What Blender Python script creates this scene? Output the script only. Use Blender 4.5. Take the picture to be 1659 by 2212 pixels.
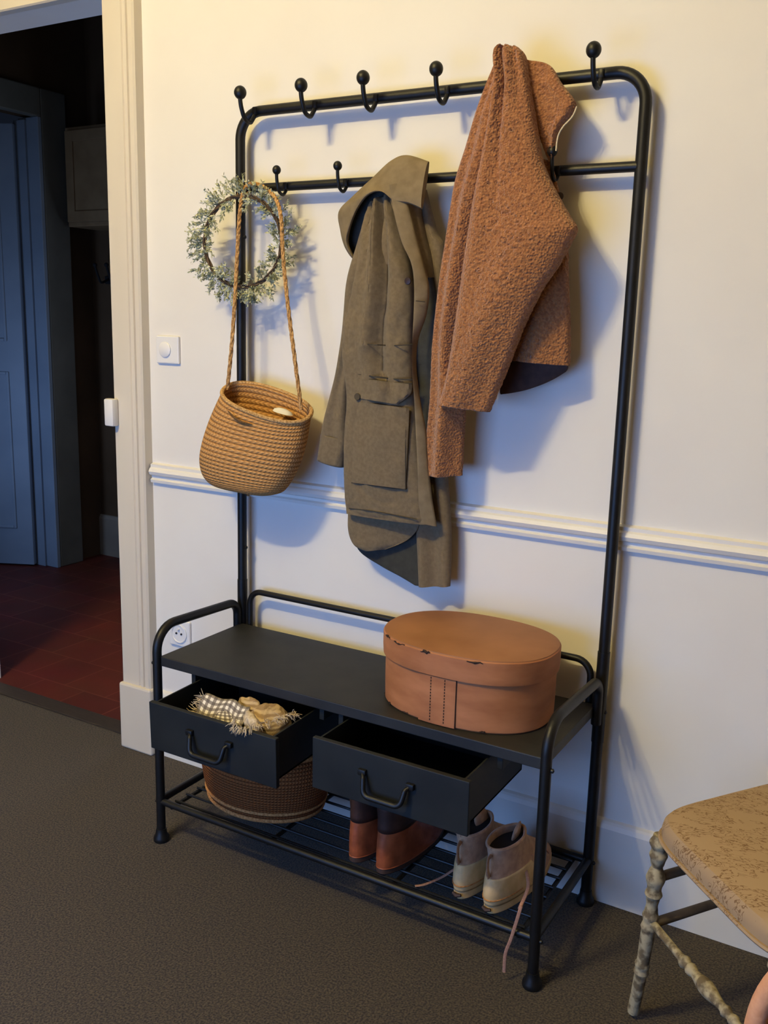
import bpy, bmesh, math, random
from mathutils import Vector, Matrix, noise
R = math.radians
random.seed(7)
for _o in list(bpy.data.objects): bpy.data.objects.remove(_o)
COL = bpy.context.scene.collection
SC = bpy.context.scene

# ------------------------------------------------------------------ camera
CAM = Vector((1.5607, -1.9753, 1.3100))
YAW, PITCH, ROLL = R(30.136), R(-11.6037), R(1.4849)
FPX = 2039.0
_f = Vector((-math.sin(YAW)*math.cos(PITCH), math.cos(YAW)*math.cos(PITCH), math.sin(PITCH)))
_r = Vector((math.cos(YAW), math.sin(YAW), 0)); _u = _r.cross(_f)
RT = _r*math.cos(ROLL) + _u*math.sin(ROLL); UP = -_r*math.sin(ROLL) + _u*math.cos(ROLL); FW = _f
cd = bpy.data.cameras.new('camera'); cam = bpy.data.objects.new('camera', cd); COL.objects.link(cam)
m = Matrix((RT, UP, -FW)).transposed().to_4x4(); m.translation = CAM; cam.matrix_world = m
cd.sensor_fit = 'VERTICAL'; cd.sensor_height = 36; cd.lens = FPX*36/2212; cd.clip_start = .02
SC.camera = cam
def at(px, py, y):
    "the point of the plane y=const seen at a photograph position (used to measure real outlines)"
    d = FW + RT*((px-829.5)/FPX) - UP*((py-1106)/FPX)
    return CAM + d*((y-CAM.y)/d.y)

# ------------------------------------------------------------------ light
SC.view_settings.view_transform = 'Standard'; SC.view_settings.look = 'None'
SC.view_settings.gamma = 1; SC.view_settings.use_curve_mapping = False
SC.view_settings.exposure = 0.0
w = bpy.data.worlds.new('world'); SC.world = w; w.use_nodes = True
w.node_tree.nodes['Background'].inputs[0].default_value = (.25, .35, .6, 1)
w.node_tree.nodes['Background'].inputs[1].default_value = .02
def light(name, kind, loc, energy, color, size=.1, size_y=None, aim=None):
    l = bpy.data.lights.new(name, kind); l.energy = energy; l.color = color
    if kind == 'AREA':
        l.size = size
        if size_y: l.shape = 'RECTANGLE'; l.size_y = size_y
    else: l.shadow_soft_size = size
    o = bpy.data.objects.new(name, l); COL.objects.link(o); o.location = loc
    if aim is not None:
        o.rotation_euler = (Vector(aim)-Vector(loc)).to_track_quat('-Z', 'Y').to_euler()
    return o
WARM = (1.0, .82, .38); DAY = (.20, .42, 1.0)
LAMP = Vector((-.05, -2.35, 3.12))
for i, dx in enumerate((-.15, .0, .15)):
    light('bulb_light', 'POINT', LAMP+Vector((dx, .03*(i-1), 0)), 65, WARM, .035)
light('window_daylight', 'AREA', (.20, -2.46, .80), 39, DAY, 1.7, .95, aim=(.20, 0, .80))
light('hall_door_fill', 'AREA', (-2.25, .20, .75), 7, (.36, .56, 1.0), .35, .8, aim=(-2.45, 1.2, .7))  # added out-of-view fill that brightens the blue door; no window stands here
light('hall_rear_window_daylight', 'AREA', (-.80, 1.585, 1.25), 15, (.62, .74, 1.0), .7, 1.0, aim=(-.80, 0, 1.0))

# ------------------------------------------------------------------ materials
def rgb(r, g, b):
    f = lambda c: (c/255/12.92 if c/255 <= .04045 else ((c/255+.055)/1.055)**2.4)
    return (f(r), f(g), f(b), 1)
def mat(name, c1, c2=None, rough=.7, scale=20, bump=0., bscale=200, metal=0., spec=.4, detail=3, kind='NOISE', stretch=None, lo=.35, hi=.65, bkind='NOISE', uv=False, sheen=0, bdist=.002):
    M = bpy.data.materials.new(name); M.use_nodes = True; nt = M.node_tree; N = nt.nodes; L = nt.links
    b = N['Principled BSDF']; b.inputs['Roughness'].default_value = rough; b.inputs['Metallic'].default_value = metal
    b.inputs['Specular IOR Level'].default_value = spec
    if sheen: b.inputs['Sheen Weight'].default_value = sheen; b.inputs['Sheen Roughness'].default_value = .6
    tc = N.new('ShaderNodeTexCoord'); mp = N.new('ShaderNodeMapping'); L.new(tc.outputs['UV' if uv else 'Object'], mp.inputs[0])
    if stretch: mp.inputs['Scale'].default_value = stretch
    def tex(k, s):
        if k == 'NOISE':
            t = N.new('ShaderNodeTexNoise'); t.inputs['Detail'].default_value = detail; o = t.outputs['Fac']
        elif k == 'VORONOI':
            t = N.new('ShaderNodeTexVoronoi'); o = t.outputs['Distance']
        else:
            t = N.new('ShaderNodeTexWave'); t.inputs['Distortion'].default_value = 2; o = t.outputs['Fac']; t.bands_direction = 'Z'
        t.inputs['Scale'].default_value = s; L.new(mp.outputs[0], t.inputs['Vector']); return o
    if c2 is None: b.inputs['Base Color'].default_value = c1
    else:
        cr = N.new('ShaderNodeValToRGB'); cr.color_ramp.elements[0].color = c1; cr.color_ramp.elements[1].color = c2
        cr.color_ramp.elements[0].position = lo; cr.color_ramp.elements[1].position = hi
        L.new(tex(kind, scale), cr.inputs[0]); L.new(cr.outputs[0], b.inputs['Base Color'])
    if bump:
        bp = N.new('ShaderNodeBump'); bp.inputs['Strength'].default_value = bump; bp.inputs['Distance'].default_value = bdist
        L.new(tex(bkind, bscale), bp.inputs['Height']); L.new(bp.outputs[0], b.inputs['Normal'])
    return M
M = {}
M['wall'] = mat('cream_wall_paint', rgb(226, 221, 212), rgb(230, 226, 217), .75, 3, .08, 60, spec=.2)
M['wall_far'] = mat('muted_wallpaper', rgb(120, 108, 92), rgb(128, 116, 99), .85, 4)
M['trim'] = mat('white_gloss_trim', rgb(222, 218, 208), rgb(228, 224, 215), .45, 4, .03, 30)
M['casing'] = mat('cream_casing_paint', rgb(212, 202, 184), rgb(218, 209, 192), .45, 5, .04, 30, stretch=(1, 1, .2))
M['ceiling'] = mat('white_ceiling', rgb(225, 220, 208), rough=.9)
M['carpet'] = mat('taupe_carpet', rgb(32, 27, 17), rgb(76, 65, 46), .95, 230, 1.0, 260, lo=.38, hi=.62, spec=.05, sheen=.15)
M['black'] = mat('black_metal', rgb(17, 17, 17), rgb(24, 24, 23), .46, 30, .05, 300, metal=.3, spec=.5)
M['plate'] = mat('black_sheet_metal', rgb(31, 31, 30), rgb(40, 40, 38), .55, 14, .06, 300, metal=.15, spec=.45)
M['drawer'] = mat('black_drawer_metal', rgb(20, 22, 21), rgb(30, 32, 30), .6, 9, .06, 200, metal=.15)
M['plastic'] = mat('white_plastic', rgb(228, 226, 222), rgb(232, 230, 226), .3, 5)
M['hole'] = mat('dark_hole', rgb(18, 18, 20), rough=.8)
M['boucle'] = mat('camel_boucle', rgb(138, 87, 50), rgb(162, 109, 66), .95, 150, 1.0, 210, spec=.08, detail=2, bdist=.003, bkind='VORONOI', sheen=.25)
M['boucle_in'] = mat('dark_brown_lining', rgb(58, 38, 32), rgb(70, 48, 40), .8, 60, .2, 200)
M['piping'] = mat('cream_piping', rgb(214, 196, 160), rough=.8)
M['button'] = mat('dark_button', rgb(48, 32, 24), rough=.35)
M['parka'] = mat('khaki_cotton', rgb(106, 92, 70), rgb(116, 101, 78), .9, 120, .35, 900, spec=.12, sheen=.1)
M['parka2'] = mat('khaki_cotton_facing', rgb(116, 102, 78), rgb(128, 113, 88), .9, 40, .3, 900, spec=.12)
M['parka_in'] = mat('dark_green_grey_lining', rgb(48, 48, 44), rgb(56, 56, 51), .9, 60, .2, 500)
M['seam'] = mat('khaki_seam', rgb(70, 62, 50), rough=.95)
M['twig'] = mat('brown_twig', rgb(62, 46, 32), rgb(92, 72, 52), .8, 80, .6, 200)
M['leaf'] = mat('frosted_green_leaf', rgb(140, 144, 110), rgb(212, 212, 178), .8, 60, spec=.2)
M['jute'] = mat('jute_braid', rgb(150, 112, 66), rgb(212, 172, 116), .9, 260, .6, 420, spec=.1, detail=4)
M['jute_dark'] = mat('jute_shadow_slot', rgb(88, 62, 34), rgb(110, 80, 46), .95, 200, .5, 400)
M['rope'] = mat('jute_rope', rgb(150, 108, 62), rgb(206, 164, 108), .9, 200, .6, 300, spec=.1)
M['cotton'] = mat('white_cotton', rgb(225, 222, 214), rough=.9)
M['bentwood'] = mat('worn_orange_bentwood', rgb(148, 92, 54), rgb(176, 116, 74), .62, 9, .12, 60, stretch=(1, 1, 3), spec=.3, lo=.3, hi=.7)
M['bentwood_top'] = mat('worn_brown_bentwood_lid', rgb(136, 92, 58), rgb(158, 110, 74), .62, 7, .1, 60, spec=.3, lo=.3, hi=.7)
M['stain'] = mat('dark_wear_mark', rgb(44, 26, 16), rough=.8)
M['stitch'] = mat('dark_stitch', rgb(50, 30, 18), rough=.8)
M['wicker'] = mat('brown_wicker', rgb(74, 46, 28), rgb(140, 94, 60), .75, 70, .8, 160, stretch=(1, 1, 5), spec=.25)
M['wicker_pale'] = mat('pale_wicker_band', rgb(150, 98, 52), rgb(196, 140, 84), .75, 220, .6, 220, spec=.2)
M['tan'] = mat('tan_boot_leather', rgb(132, 66, 36), rgb(166, 88, 52), .45, 30, .2, 120, spec=.4)
M['darkleather'] = mat('dark_brown_leather', rgb(50, 32, 26), rgb(66, 42, 34), .5, 30, .2, 120)
M['sole'] = mat('brown_rubber_sole', rgb(66, 46, 36), rough=.7)
M['cream'] = mat('cream_shoe_rubber', rgb(200, 166, 112), rgb(216, 184, 132), .6, 40, .1, 200)
M['pinkgrey'] = mat('pink_grey_suede', rgb(160, 118, 84), rgb(186, 144, 106), .9, 60, .3, 300, sheen=.2)
M['lace'] = mat('dusty_pink_lace', rgb(150, 110, 92), rgb(170, 130, 108), .9, 300)
M['shoe_in'] = mat('dark_shoe_lining', rgb(40, 32, 28), rough=.95)
M['tanfringe'] = mat('tan_striped_wool', rgb(150, 124, 88), rgb(190, 166, 126), .95, 38, .6, 400, kind='WAVE', lo=.25, hi=.8)
M['fringe'] = mat('pale_fringe', rgb(176, 156, 124), rgb(204, 186, 154), .95, 200)
M['turned'] = mat('flaking_white_paint_wood', rgb(104, 90, 66), rgb(168, 156, 124), .75, 60, .5, 120, lo=.40, hi=.56, detail=5)
M['darkrail'] = mat('dark_worn_rail', rgb(96, 82, 60), rgb(112, 96, 72), .7, 40, .2, 90)
M['tile'] = None
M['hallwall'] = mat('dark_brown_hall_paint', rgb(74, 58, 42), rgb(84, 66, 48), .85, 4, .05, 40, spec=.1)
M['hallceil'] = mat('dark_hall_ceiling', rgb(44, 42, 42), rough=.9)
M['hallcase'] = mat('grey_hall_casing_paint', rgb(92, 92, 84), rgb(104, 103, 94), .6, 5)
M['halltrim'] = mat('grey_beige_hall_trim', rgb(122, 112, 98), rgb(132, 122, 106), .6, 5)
M['bluedoor'] = mat('blue_grey_door_paint', rgb(120, 134, 150), rgb(130, 144, 160), .55, 4)
M['cab'] = mat('beige_cupboard_paint', rgb(120, 96, 66), rgb(132, 108, 76), .6, 9)
M['threshold'] = mat('dark_wood_threshold', rgb(46, 40, 36), rgb(60, 52, 46), .5, 30, stretch=(1, 12, 12))
M['terracotta'] = mat('pink_terracotta_rim', rgb(206, 146, 104), rgb(220, 162, 120), .8, 60, .3, 200)
M['brownweave'] = mat('brown_woven_cane', rgb(96, 58, 34), rgb(130, 84, 52), .8, 50, .5, 150)

def mat_tiles():
    Mx = bpy.data.materials.new('red_terracotta_tiles'); Mx.use_nodes = True; nt = Mx.node_tree; N = nt.nodes; L = nt.links
    b = N['Principled BSDF']; b.inputs['Roughness'].default_value = .55; b.inputs['Specular IOR Level'].default_value = .3
    tc = N.new('ShaderNodeTexCoord'); br = N.new('ShaderNodeTexBrick')
    br.inputs['Color1'].default_value = rgb(100, 42, 30); br.inputs['Color2'].default_value = rgb(88, 37, 28); br.inputs['Mortar'].default_value = rgb(118, 62, 46)
    br.inputs['Scale'].default_value = 1; br.inputs['Mortar Size'].default_value = .003; br.inputs['Brick Width'].default_value = .2; br.inputs['Row Height'].default_value = .2
    br.offset = .5
    L.new(tc.outputs['Object'], br.inputs['Vector'])
    nz = N.new('ShaderNodeTexNoise'); nz.inputs['Scale'].default_value = 6; L.new(tc.outputs['Object'], nz.inputs['Vector'])
    mx = N.new('ShaderNodeMixRGB'); mx.blend_type = 'MULTIPLY'; mx.inputs[0].default_value = .5
    L.new(br.outputs['Color'], mx.inputs[1]); L.new(nz.outputs['Color'], mx.inputs[2]); L.new(br.outputs['Color'], mx.inputs[1])
    L.new(mx.outputs[0], b.inputs['Base Color']); return Mx
M['tile'] = mat_tiles()

def mat_check():
    "cream squares on a taupe ground, in UV"
    Mx = bpy.data.materials.new('checked_cotton'); Mx.use_nodes = True; nt = Mx.node_tree; N = nt.nodes; L = nt.links
    b = N['Principled BSDF']; b.inputs['Roughness'].default_value = .95; b.inputs['Specular IOR Level'].default_value = .1
    tc = N.new('ShaderNodeTexCoord'); sp = N.new('ShaderNodeSeparateXYZ'); L.new(tc.outputs['UV'], sp.inputs[0])
    outs = []
    for ax, n in (('X', 9), ('Y', 11)):
        a = N.new('ShaderNodeMath'); a.operation = 'MULTIPLY'; a.inputs[1].default_value = n; L.new(sp.outputs[ax], a.inputs[0])
        f = N.new('ShaderNodeMath'); f.operation = 'FRACT'; L.new(a.outputs[0], f.inputs[0])
        g = N.new('ShaderNodeMath'); g.operation = 'GREATER_THAN'; g.inputs[1].default_value = .5; L.new(f.outputs[0], g.inputs[0]); outs.append(g)
    s = N.new('ShaderNodeMath'); s.operation = 'ADD'; L.new(outs[0].outputs[0], s.inputs[0]); L.new(outs[1].outputs[0], s.inputs[1])
    h = N.new('ShaderNodeMath'); h.operation = 'MULTIPLY'; h.inputs[1].default_value = .5; L.new(s.outputs[0], h.inputs[0])
    cr = N.new('ShaderNodeValToRGB'); cr.color_ramp.interpolation = 'CONSTANT'
    e = cr.color_ramp.elements; e[0].color = rgb(104, 96, 88); e[1].position = .3; e[1].color = rgb(140, 130, 118)
    k = e.new(.8); k.color = rgb(226, 218, 198)
    L.new(h.outputs[0], cr.inputs[0]); L.new(cr.outputs[0], b.inputs['Base Color']); return Mx
M['check'] = mat_check()

def mat_script():
    "beige linen with rows of faint brown handwriting-like marks, in object space"
    Mx = bpy.data.materials.new('beige_linen_with_script'); Mx.use_nodes = True; nt = Mx.node_tree; N = nt.nodes; L = nt.links
    b = N['Principled BSDF']; b.inputs['Roughness'].default_value = .9; b.inputs['Specular IOR Level'].default_value = .1
    tc = N.new('ShaderNodeTexCoord')
    mp = N.new('ShaderNodeMapping'); mp.inputs['Rotation'].default_value = (0, 0, R(-20)); mp.inputs['Scale'].default_value = (1, 2.4, 1)
    L.new(tc.outputs['Object'], mp.inputs[0])
    def nd(k, **kw):
        n = N.new(k)
        for q, v in kw.items(): n.inputs[q].default_value = v
        L.new(mp.outputs[0], n.inputs['Vector']); return n
    nz = nd('ShaderNodeTexNoise', Scale=46, Detail=1.5, Distortion=1.5)
    a = N.new('ShaderNodeMath'); a.operation = 'SUBTRACT'; a.inputs[1].default_value = .5; L.new(nz.outputs['Fac'], a.inputs[0])
    a2 = N.new('ShaderNodeMath'); a2.operation = 'ABSOLUTE'; L.new(a.outputs[0], a2.inputs[0])
    ln = N.new('ShaderNodeMath'); ln.operation = 'LESS_THAN'; ln.inputs[1].default_value = .03; L.new(a2.outputs[0], ln.inputs[0])
    ms = nd('ShaderNodeTexNoise', Scale=13, Detail=1)
    gt = N.new('ShaderNodeMath'); gt.operation = 'GREATER_THAN'; gt.inputs[1].default_value = .44; L.new(ms.outputs['Fac'], gt.inputs[0])
    mu = N.new('ShaderNodeMath'); mu.operation = 'MULTIPLY'; L.new(ln.outputs[0], mu.inputs[0]); L.new(gt.outputs[0], mu.inputs[1])
    cr = N.new('ShaderNodeValToRGB'); e = cr.color_ramp.elements
    e[0].position = 0; e[0].color = rgb(158, 134, 104); e[1].position = 1; e[1].color = rgb(120, 94, 66)
    L.new(mu.outputs[0], cr.inputs[0]); L.new(cr.outputs[0], b.inputs['Base Color']); return Mx
M['script'] = mat_script()

def mat_weave(name, c1, c2, c3, nu, nv):
    "rows of braid around a basket, in UV (u around, v up)"
    Mx = bpy.data.materials.new(name); Mx.use_nodes = True; nt = Mx.node_tree; N = nt.nodes; L = nt.links
    b = N['Principled BSDF']; b.inputs['Roughness'].default_value = .9; b.inputs['Specular IOR Level'].default_value = .1
    tc = N.new('ShaderNodeTexCoord'); sp = N.new('ShaderNodeSeparateXYZ'); L.new(tc.outputs['UV'], sp.inputs[0])
    def op(o, a, c=None):
        n = N.new('ShaderNodeMath'); n.operation = o
        for i, x in enumerate((a, c)):
            if x is None: continue
            if isinstance(x, (int, float)): n.inputs[i].default_value = x
            else: L.new(x, n.inputs[i])
        return n.outputs[0]
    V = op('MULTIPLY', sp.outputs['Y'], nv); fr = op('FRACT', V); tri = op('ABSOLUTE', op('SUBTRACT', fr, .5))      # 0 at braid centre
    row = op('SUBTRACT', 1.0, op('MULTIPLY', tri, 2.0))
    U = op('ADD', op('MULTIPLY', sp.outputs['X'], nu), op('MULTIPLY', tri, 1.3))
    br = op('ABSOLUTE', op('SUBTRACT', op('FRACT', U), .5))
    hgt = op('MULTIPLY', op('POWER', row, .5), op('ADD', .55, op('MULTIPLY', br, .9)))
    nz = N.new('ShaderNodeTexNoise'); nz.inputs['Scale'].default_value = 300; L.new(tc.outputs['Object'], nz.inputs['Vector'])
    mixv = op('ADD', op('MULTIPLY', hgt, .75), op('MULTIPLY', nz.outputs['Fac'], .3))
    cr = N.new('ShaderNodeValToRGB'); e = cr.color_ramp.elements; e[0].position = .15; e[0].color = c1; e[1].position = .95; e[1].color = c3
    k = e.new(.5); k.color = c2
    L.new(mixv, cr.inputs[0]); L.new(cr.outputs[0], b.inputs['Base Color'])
    bp = N.new('ShaderNodeBump'); bp.inputs['Strength'].default_value = .9; bp.inputs['Distance'].default_value = .004
    L.new(hgt, bp.inputs['Height']); L.new(bp.outputs[0], b.inputs['Normal']); return Mx
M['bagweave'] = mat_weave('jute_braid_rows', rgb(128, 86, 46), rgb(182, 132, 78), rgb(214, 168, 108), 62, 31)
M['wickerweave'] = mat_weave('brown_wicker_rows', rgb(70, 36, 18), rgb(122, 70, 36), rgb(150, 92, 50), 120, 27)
M['caneweave'] = mat_weave('brown_cane_rows', rgb(60, 34, 20), rgb(120, 76, 46), rgb(160, 108, 70), 90, 22)

# ------------------------------------------------------------------ helpers
def thing(name, label, cat, loc, group=None):
    o = bpy.data.objects.new(name, None); COL.objects.link(o); o.location = loc; o.empty_display_size = .05
    o['label'] = label; o['category'] = cat
    if group: o['group'] = group
    return o
def origin(o):
    v = Vector((0, 0, 0))
    while o: v += o.location; o = o.parent
    return v
def obj(name, bm, m_, parent=None, smooth=True, label=None, loc=None, uv=None, solid=0):
    "link a bmesh given in world coordinates as one mesh object"
    bmesh.ops.recalc_face_normals(bm, faces=bm.faces)
    me = bpy.data.meshes.new(name); off = origin(parent) if parent else (Vector(loc) if loc is not None else Vector((0, 0, 0)))
    bmesh.ops.translate(bm, verts=bm.verts, vec=-off)
    bm.to_mesh(me); bm.free()
    me.materials.append(m_)
    for p in me.polygons: p.use_smooth = smooth
    o = bpy.data.objects.new(name, me); COL.objects.link(o)
    if parent: o.parent = parent
    else: o.location = off
    if smooth:
        md = o.modifiers.new('edges', 'EDGE_SPLIT'); md.split_angle = R(38)
    if solid:
        md = o.modifiers.new('thickness', 'SOLIDIFY'); md.thickness = solid; md.offset = 0
    if label: o['label'] = label
    return o
def tag(o, label, cat, group=None):
    o['label'] = label; o['category'] = cat
    if group: o['group'] = group
    return o
def struct(name, bm, m_, smooth=False, loc=None):
    o = obj(name, bm, m_, None, smooth, loc=loc); o['kind'] = 'structure'; return o
def nb(): return bmesh.new()
def box(bm, x0, x1, y0, y1, z0, z1, bev=0, xf=None):
    r = bmesh.ops.create_cube(bm, size=1); vs = r['verts']
    for v in vs: v.co = Vector(((x0+x1)/2+v.co.x*(x1-x0), (y0+y1)/2+v.co.y*(y1-y0), (z0+z1)/2+v.co.z*(z1-z0)))
    if bev:
        es = list({e for v in vs for e in v.link_edges})
        rr = bmesh.ops.bevel(bm, geom=es, offset=bev, segments=2, affect='EDGES', profile=.5); vs = list({v for f in rr['faces'] for v in f.verts})
    if xf: bmesh.ops.transform(bm, matrix=xf, verts=vs)
    return vs
def fillet(pts, r, n=8):
    pts = [Vector(p) for p in pts]; out = [pts[0]]
    for i in range(1, len(pts)-1):
        a, b, c = pts[i-1], pts[i], pts[i+1]; rr = r[i-1] if isinstance(r, (list, tuple)) else r
        d1 = (a-b).normalized(); d2 = (c-b).normalized(); ang = d1.angle(d2)
        t = min(rr/math.tan(ang/2), (a-b).length*.49, (c-b).length*.49)
        p0 = b+d1*t; p1 = b+d2*t
        rad = t*math.tan(ang/2); cen = b+(d1+d2).normalized()*(rad/math.sin(ang/2))
        v0 = p0-cen; v1 = p1-cen; tot = v0.angle(v1); ax = v0.cross(v1).normalized()
        for k in range(n+1): out.append(cen+Matrix.Rotation(tot*k/n, 3, ax) @ v0)
    out.append(pts[-1]); return out
def cr(pts, n):
    "Catmull-Rom through tuples/vectors, n samples"
    P = [tuple(p) for p in pts]; L = len(P)-1; out = []
    for k in range(n):
        t = k/(n-1)*L; i = min(int(t), L-1); f = t-i
        p0 = P[max(i-1, 0)]; p1 = P[i]; p2 = P[i+1]; p3 = P[min(i+2, L)]
        out.append(tuple(.5*((2*b)+(c-a)*f+(2*a-5*b+4*c-d)*f*f+(3*b-a-3*c+d)*f**3) for a, b, c, d in zip(p0, p1, p2, p3)))
    return out
def crv(pts, n): return [Vector(p) for p in cr(pts, n)]
def tube(bm, pts, rad, seg=12, cap=True, flat=None):
    pts = [Vector(p) for p in pts]; n = len(pts); rads = rad if isinstance(rad, (list, tuple)) else [rad]*n
    t0 = (pts[1]-pts[0]).normalized(); a = Vector((0, 0, 1)) if abs(t0.z) < .9 else Vector((1, 0, 0))
    nrm = t0.cross(a).normalized(); rings = []
    for i, p in enumerate(pts):
        t = (pts[min(i+1, n-1)]-pts[max(i-1, 0)]).normalized()
        nrm = (nrm - t*nrm.dot(t)).normalized(); bn = t.cross(nrm)
        ring = []
        for k in range(seg):
            th = 2*math.pi*k/seg; c, s = math.cos(th), math.sin(th)
            if flat: s *= flat
            ring.append(bm.verts.new(p+(nrm*c+bn*s)*rads[i]))
        rings.append(ring)
    for i in range(n-1):
        for k in range(seg):
            bm.faces.new((rings[i][k], rings[i][(k+1) % seg], rings[i+1][(k+1) % seg], rings[i+1][k]))
    if cap:
        bm.faces.new(rings[0]); bm.faces.new(list(reversed(rings[-1])))
def lathe(bm, prof, base, axis=Vector((0, 0, 1)), seg=24):
    "prof: (radius, height) pairs along axis from base"
    base = Vector(base); axis = Vector(axis).normalized(); a = Vector((1, 0, 0)) if abs(axis.x) < .9 else Vector((0, 1, 0))
    u = axis.cross(a).normalized(); v = axis.cross(u); rings = []
    for r_, h in prof:
        rings.append([bm.verts.new(base+axis*h+(u*math.cos(2*math.pi*k/seg)+v*math.sin(2*math.pi*k/seg))*max(r_, 1e-5)) for k in range(seg)])
    for i in range(len(rings)-1):
        for k in range(seg): bm.faces.new((rings[i][k], rings[i][(k+1) % seg], rings[i+1][(k+1) % seg], rings[i+1][k]))
    bm.faces.new(rings[0]); bm.faces.new(list(reversed(rings[-1])))
def sphere(bm, c, r, sc=(1, 1, 1), u=20, v=14):
    rr = bmesh.ops.create_uvsphere(bm, u_segments=u, v_segments=v, radius=r)
    for q in rr['verts']: q.co = Vector((q.co.x*sc[0], q.co.y*sc[1], q.co.z*sc[2]))+Vector(c)
def loft(bm, rings, cap0=True, cap1=True, uv=False):
    "rings: equally long lists of points, closed around"
    V = [[bm.verts.new(p) for p in r_] for r_ in rings]; n = len(V[0]); lay = bm.loops.layers.uv.verify() if uv else None
    for i in range(len(V)-1):
        for k in range(n):
            f = bm.faces.new((V[i][k], V[i][(k+1) % n], V[i+1][(k+1) % n], V[i+1][k]))
            if uv:
                for lp, (a, b) in zip(f.loops, ((k, i), (k+1, i), (k+1, i+1), (k, i+1))): lp[lay].uv = (a/n, b/(len(V)-1))
    if cap0: bm.faces.new(V[0])
    if cap1: bm.faces.new(list(reversed(V[-1])))
    return V
def prism(bm, prof, x0, x1, axis='x'):
    "extrude a closed (y,z) profile along x, or (x,y) along z"
    if axis == 'x': A = [bm.verts.new((x0, y, z)) for y, z in prof]; B = [bm.verts.new((x1, y, z)) for y, z in prof]
    else: A = [bm.verts.new((x, y, x0)) for x, y in prof]; B = [bm.verts.new((x, y, x1)) for x, y in prof]
    n = len(A)
    for k in range(n): bm.faces.new((A[k], A[(k+1) % n], B[(k+1) % n], B[k]))
    bm.faces.new(A); bm.faces.new(list(reversed(B)))

def cloth_panel(rows, nu=48, nv=90, fold=None, power=.75, open_top=False, open_bottom=False, fuzz=0., yw=-.004):
    """rows: (pxL, pyL, pxR, pyR, yL, yR, thick) -> a padded, hanging piece of cloth; the front face stands thick
    towards the room, the back a third of that towards the wall. fold(u, v) adds depth to the front."""
    bm = nb(); rr = cr(rows, nv); rings = []
    for j, (ax, ay, bx, by, ya, yb, t) in enumerate(rr):
        a = at(ax, ay, ya); b = at(bx, by, yb); v = j/(nv-1); ring = []
        for k in range(nu):
            th = 2*math.pi*k/nu; c = math.cos(th); s = math.sin(th); u = (1-c)/2
            d = abs(s)**power
            p = a.lerp(b, u)
            if s >= 0: p.y -= t*d + (fold(u, v)*min(1, d*1.6) if fold else 0)
            else: p.y = min(p.y + t*.45*d, yw) if p.y < yw else p.y
            if fuzz:
                n = noise.noise(p*190)*.7+noise.noise(p*95+Vector((5, 1, 2)))*.35
                p = p+Vector((c*.5, -abs(s) if s >= 0 else 0, .2))*(n*fuzz)
            ring.append(p)
        rings.append(ring)
    loft(bm, rings, not open_top, not open_bottom)
    return bm

# ------------------------------------------------------------------ the room
H = 3.35
DX0, DX1, DZ = -1.24, -.472, 2.134            # doorway in the back wall
bm = nb(); box(bm, -3.2, 2.7, -2.6, .02, -.08, 0); struct('floor', bm, M['carpet'])
bm = nb(); box(bm, -3.2, 2.7, -2.6, 0, H, H+.1); struct('ceiling', bm, M['ceiling'])
bm = nb(); box(bm, DX1, 2.7, 0, .12, -.05, H); box(bm, -3.2, DX0, 0, .12, -.05, H); box(bm, DX0, DX1, 0, .12, DZ, H)
struct('wall_back', bm, M['wall'])
bm = nb(); box(bm, -3.3, -3.2, -2.6, .12, -.05, H); struct('wall_left', bm, M['wall_far'])
bm = nb(); box(bm, 2.7, 2.8, -2.6, .12, -.05, H); struct('wall_right', bm, M['wall_far'])
WX0, WX1, WZ0, WZ1 = -.7, 1.1, .3, 1.3
bm = nb(); box(bm, -3.3, WX0, -2.7, -2.6, -.05, H); box(bm, WX1, 2.8, -2.7, -2.6, -.05, H)
box(bm, WX0, WX1, -2.7, -2.6, -.05, WZ0); box(bm, WX0, WX1, -2.7, -2.6, WZ1, H); struct('wall_front', bm, M['wall_far'])
bm = nb()
for x in (WX0, (WX0+WX1)/2-.025, WX1-.05): box(bm, x, x+.05, -2.67, -2.62, WZ0, WZ1)
for z in (WZ0, .78, WZ1-.05): box(bm, WX0, WX1, -2.67, -2.62, z, z+.05)
struct('window_1', bm, M['trim'])
# chair rail, skirting, casing
bm = nb()
prism(bm, [(0, .834), (-.012, .834), (-.014, .842), (-.008, .846), (-.008, .853), (-.017, .857), (-.021, .866), (-.017, .874), (-.012, .878), (-.012, .886), (0, .890)], -.352, 2.7)
struct('trim_1', bm, M['trim'])
bm = nb()
prism(bm, [(0, 0), (-.017, 0), (-.017, .185), (-.012, .195), (-.008, .2), (0, .203)], -.352, 2.7)
struct('baseboard_back', bm, M['trim'])
bm = nb()     # right casing, moulded profile seen from above
cp = [(DX1, .0), (DX1, -.026), (DX1+.004, -.03), (-.403, -.03), (-.400, -.026), (-.396, -.026), (-.393, -.031), (-.384, -.031), (-.381, -.024), (-.378, -.024), (-.375, -.033), (-.361, -.033), (-.356, -.028), (-.356, 0)]
prism(bm, cp, .21, DZ+.11, 'z')
struct('trim_2', bm, M['casing'])
bm = nb(); box(bm, DX1-.004, -.348, -.042, 0, 0, .21, .006); struct('trim_3', bm, M['casing'])
bm = nb()
prism(bm, [(0, DZ), (-.026, DZ), (-.03, DZ+.004), (-.03, DZ+.07), (-.024, DZ+.075), (-.033, DZ+.08), (-.033, DZ+.105), (-.028, DZ+.11), (0, DZ+.11)], DX0-.12, DX1+.002)
struct('trim_4', bm, M['casing'])
bm = nb(); prism(bm, [(DX0, 0), (DX0, -.03), (DX0-.116, -.033), (DX0-.116, 0)], 0, DZ+.11, 'z'); struct('trim_5', bm, M['casing'])
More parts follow.
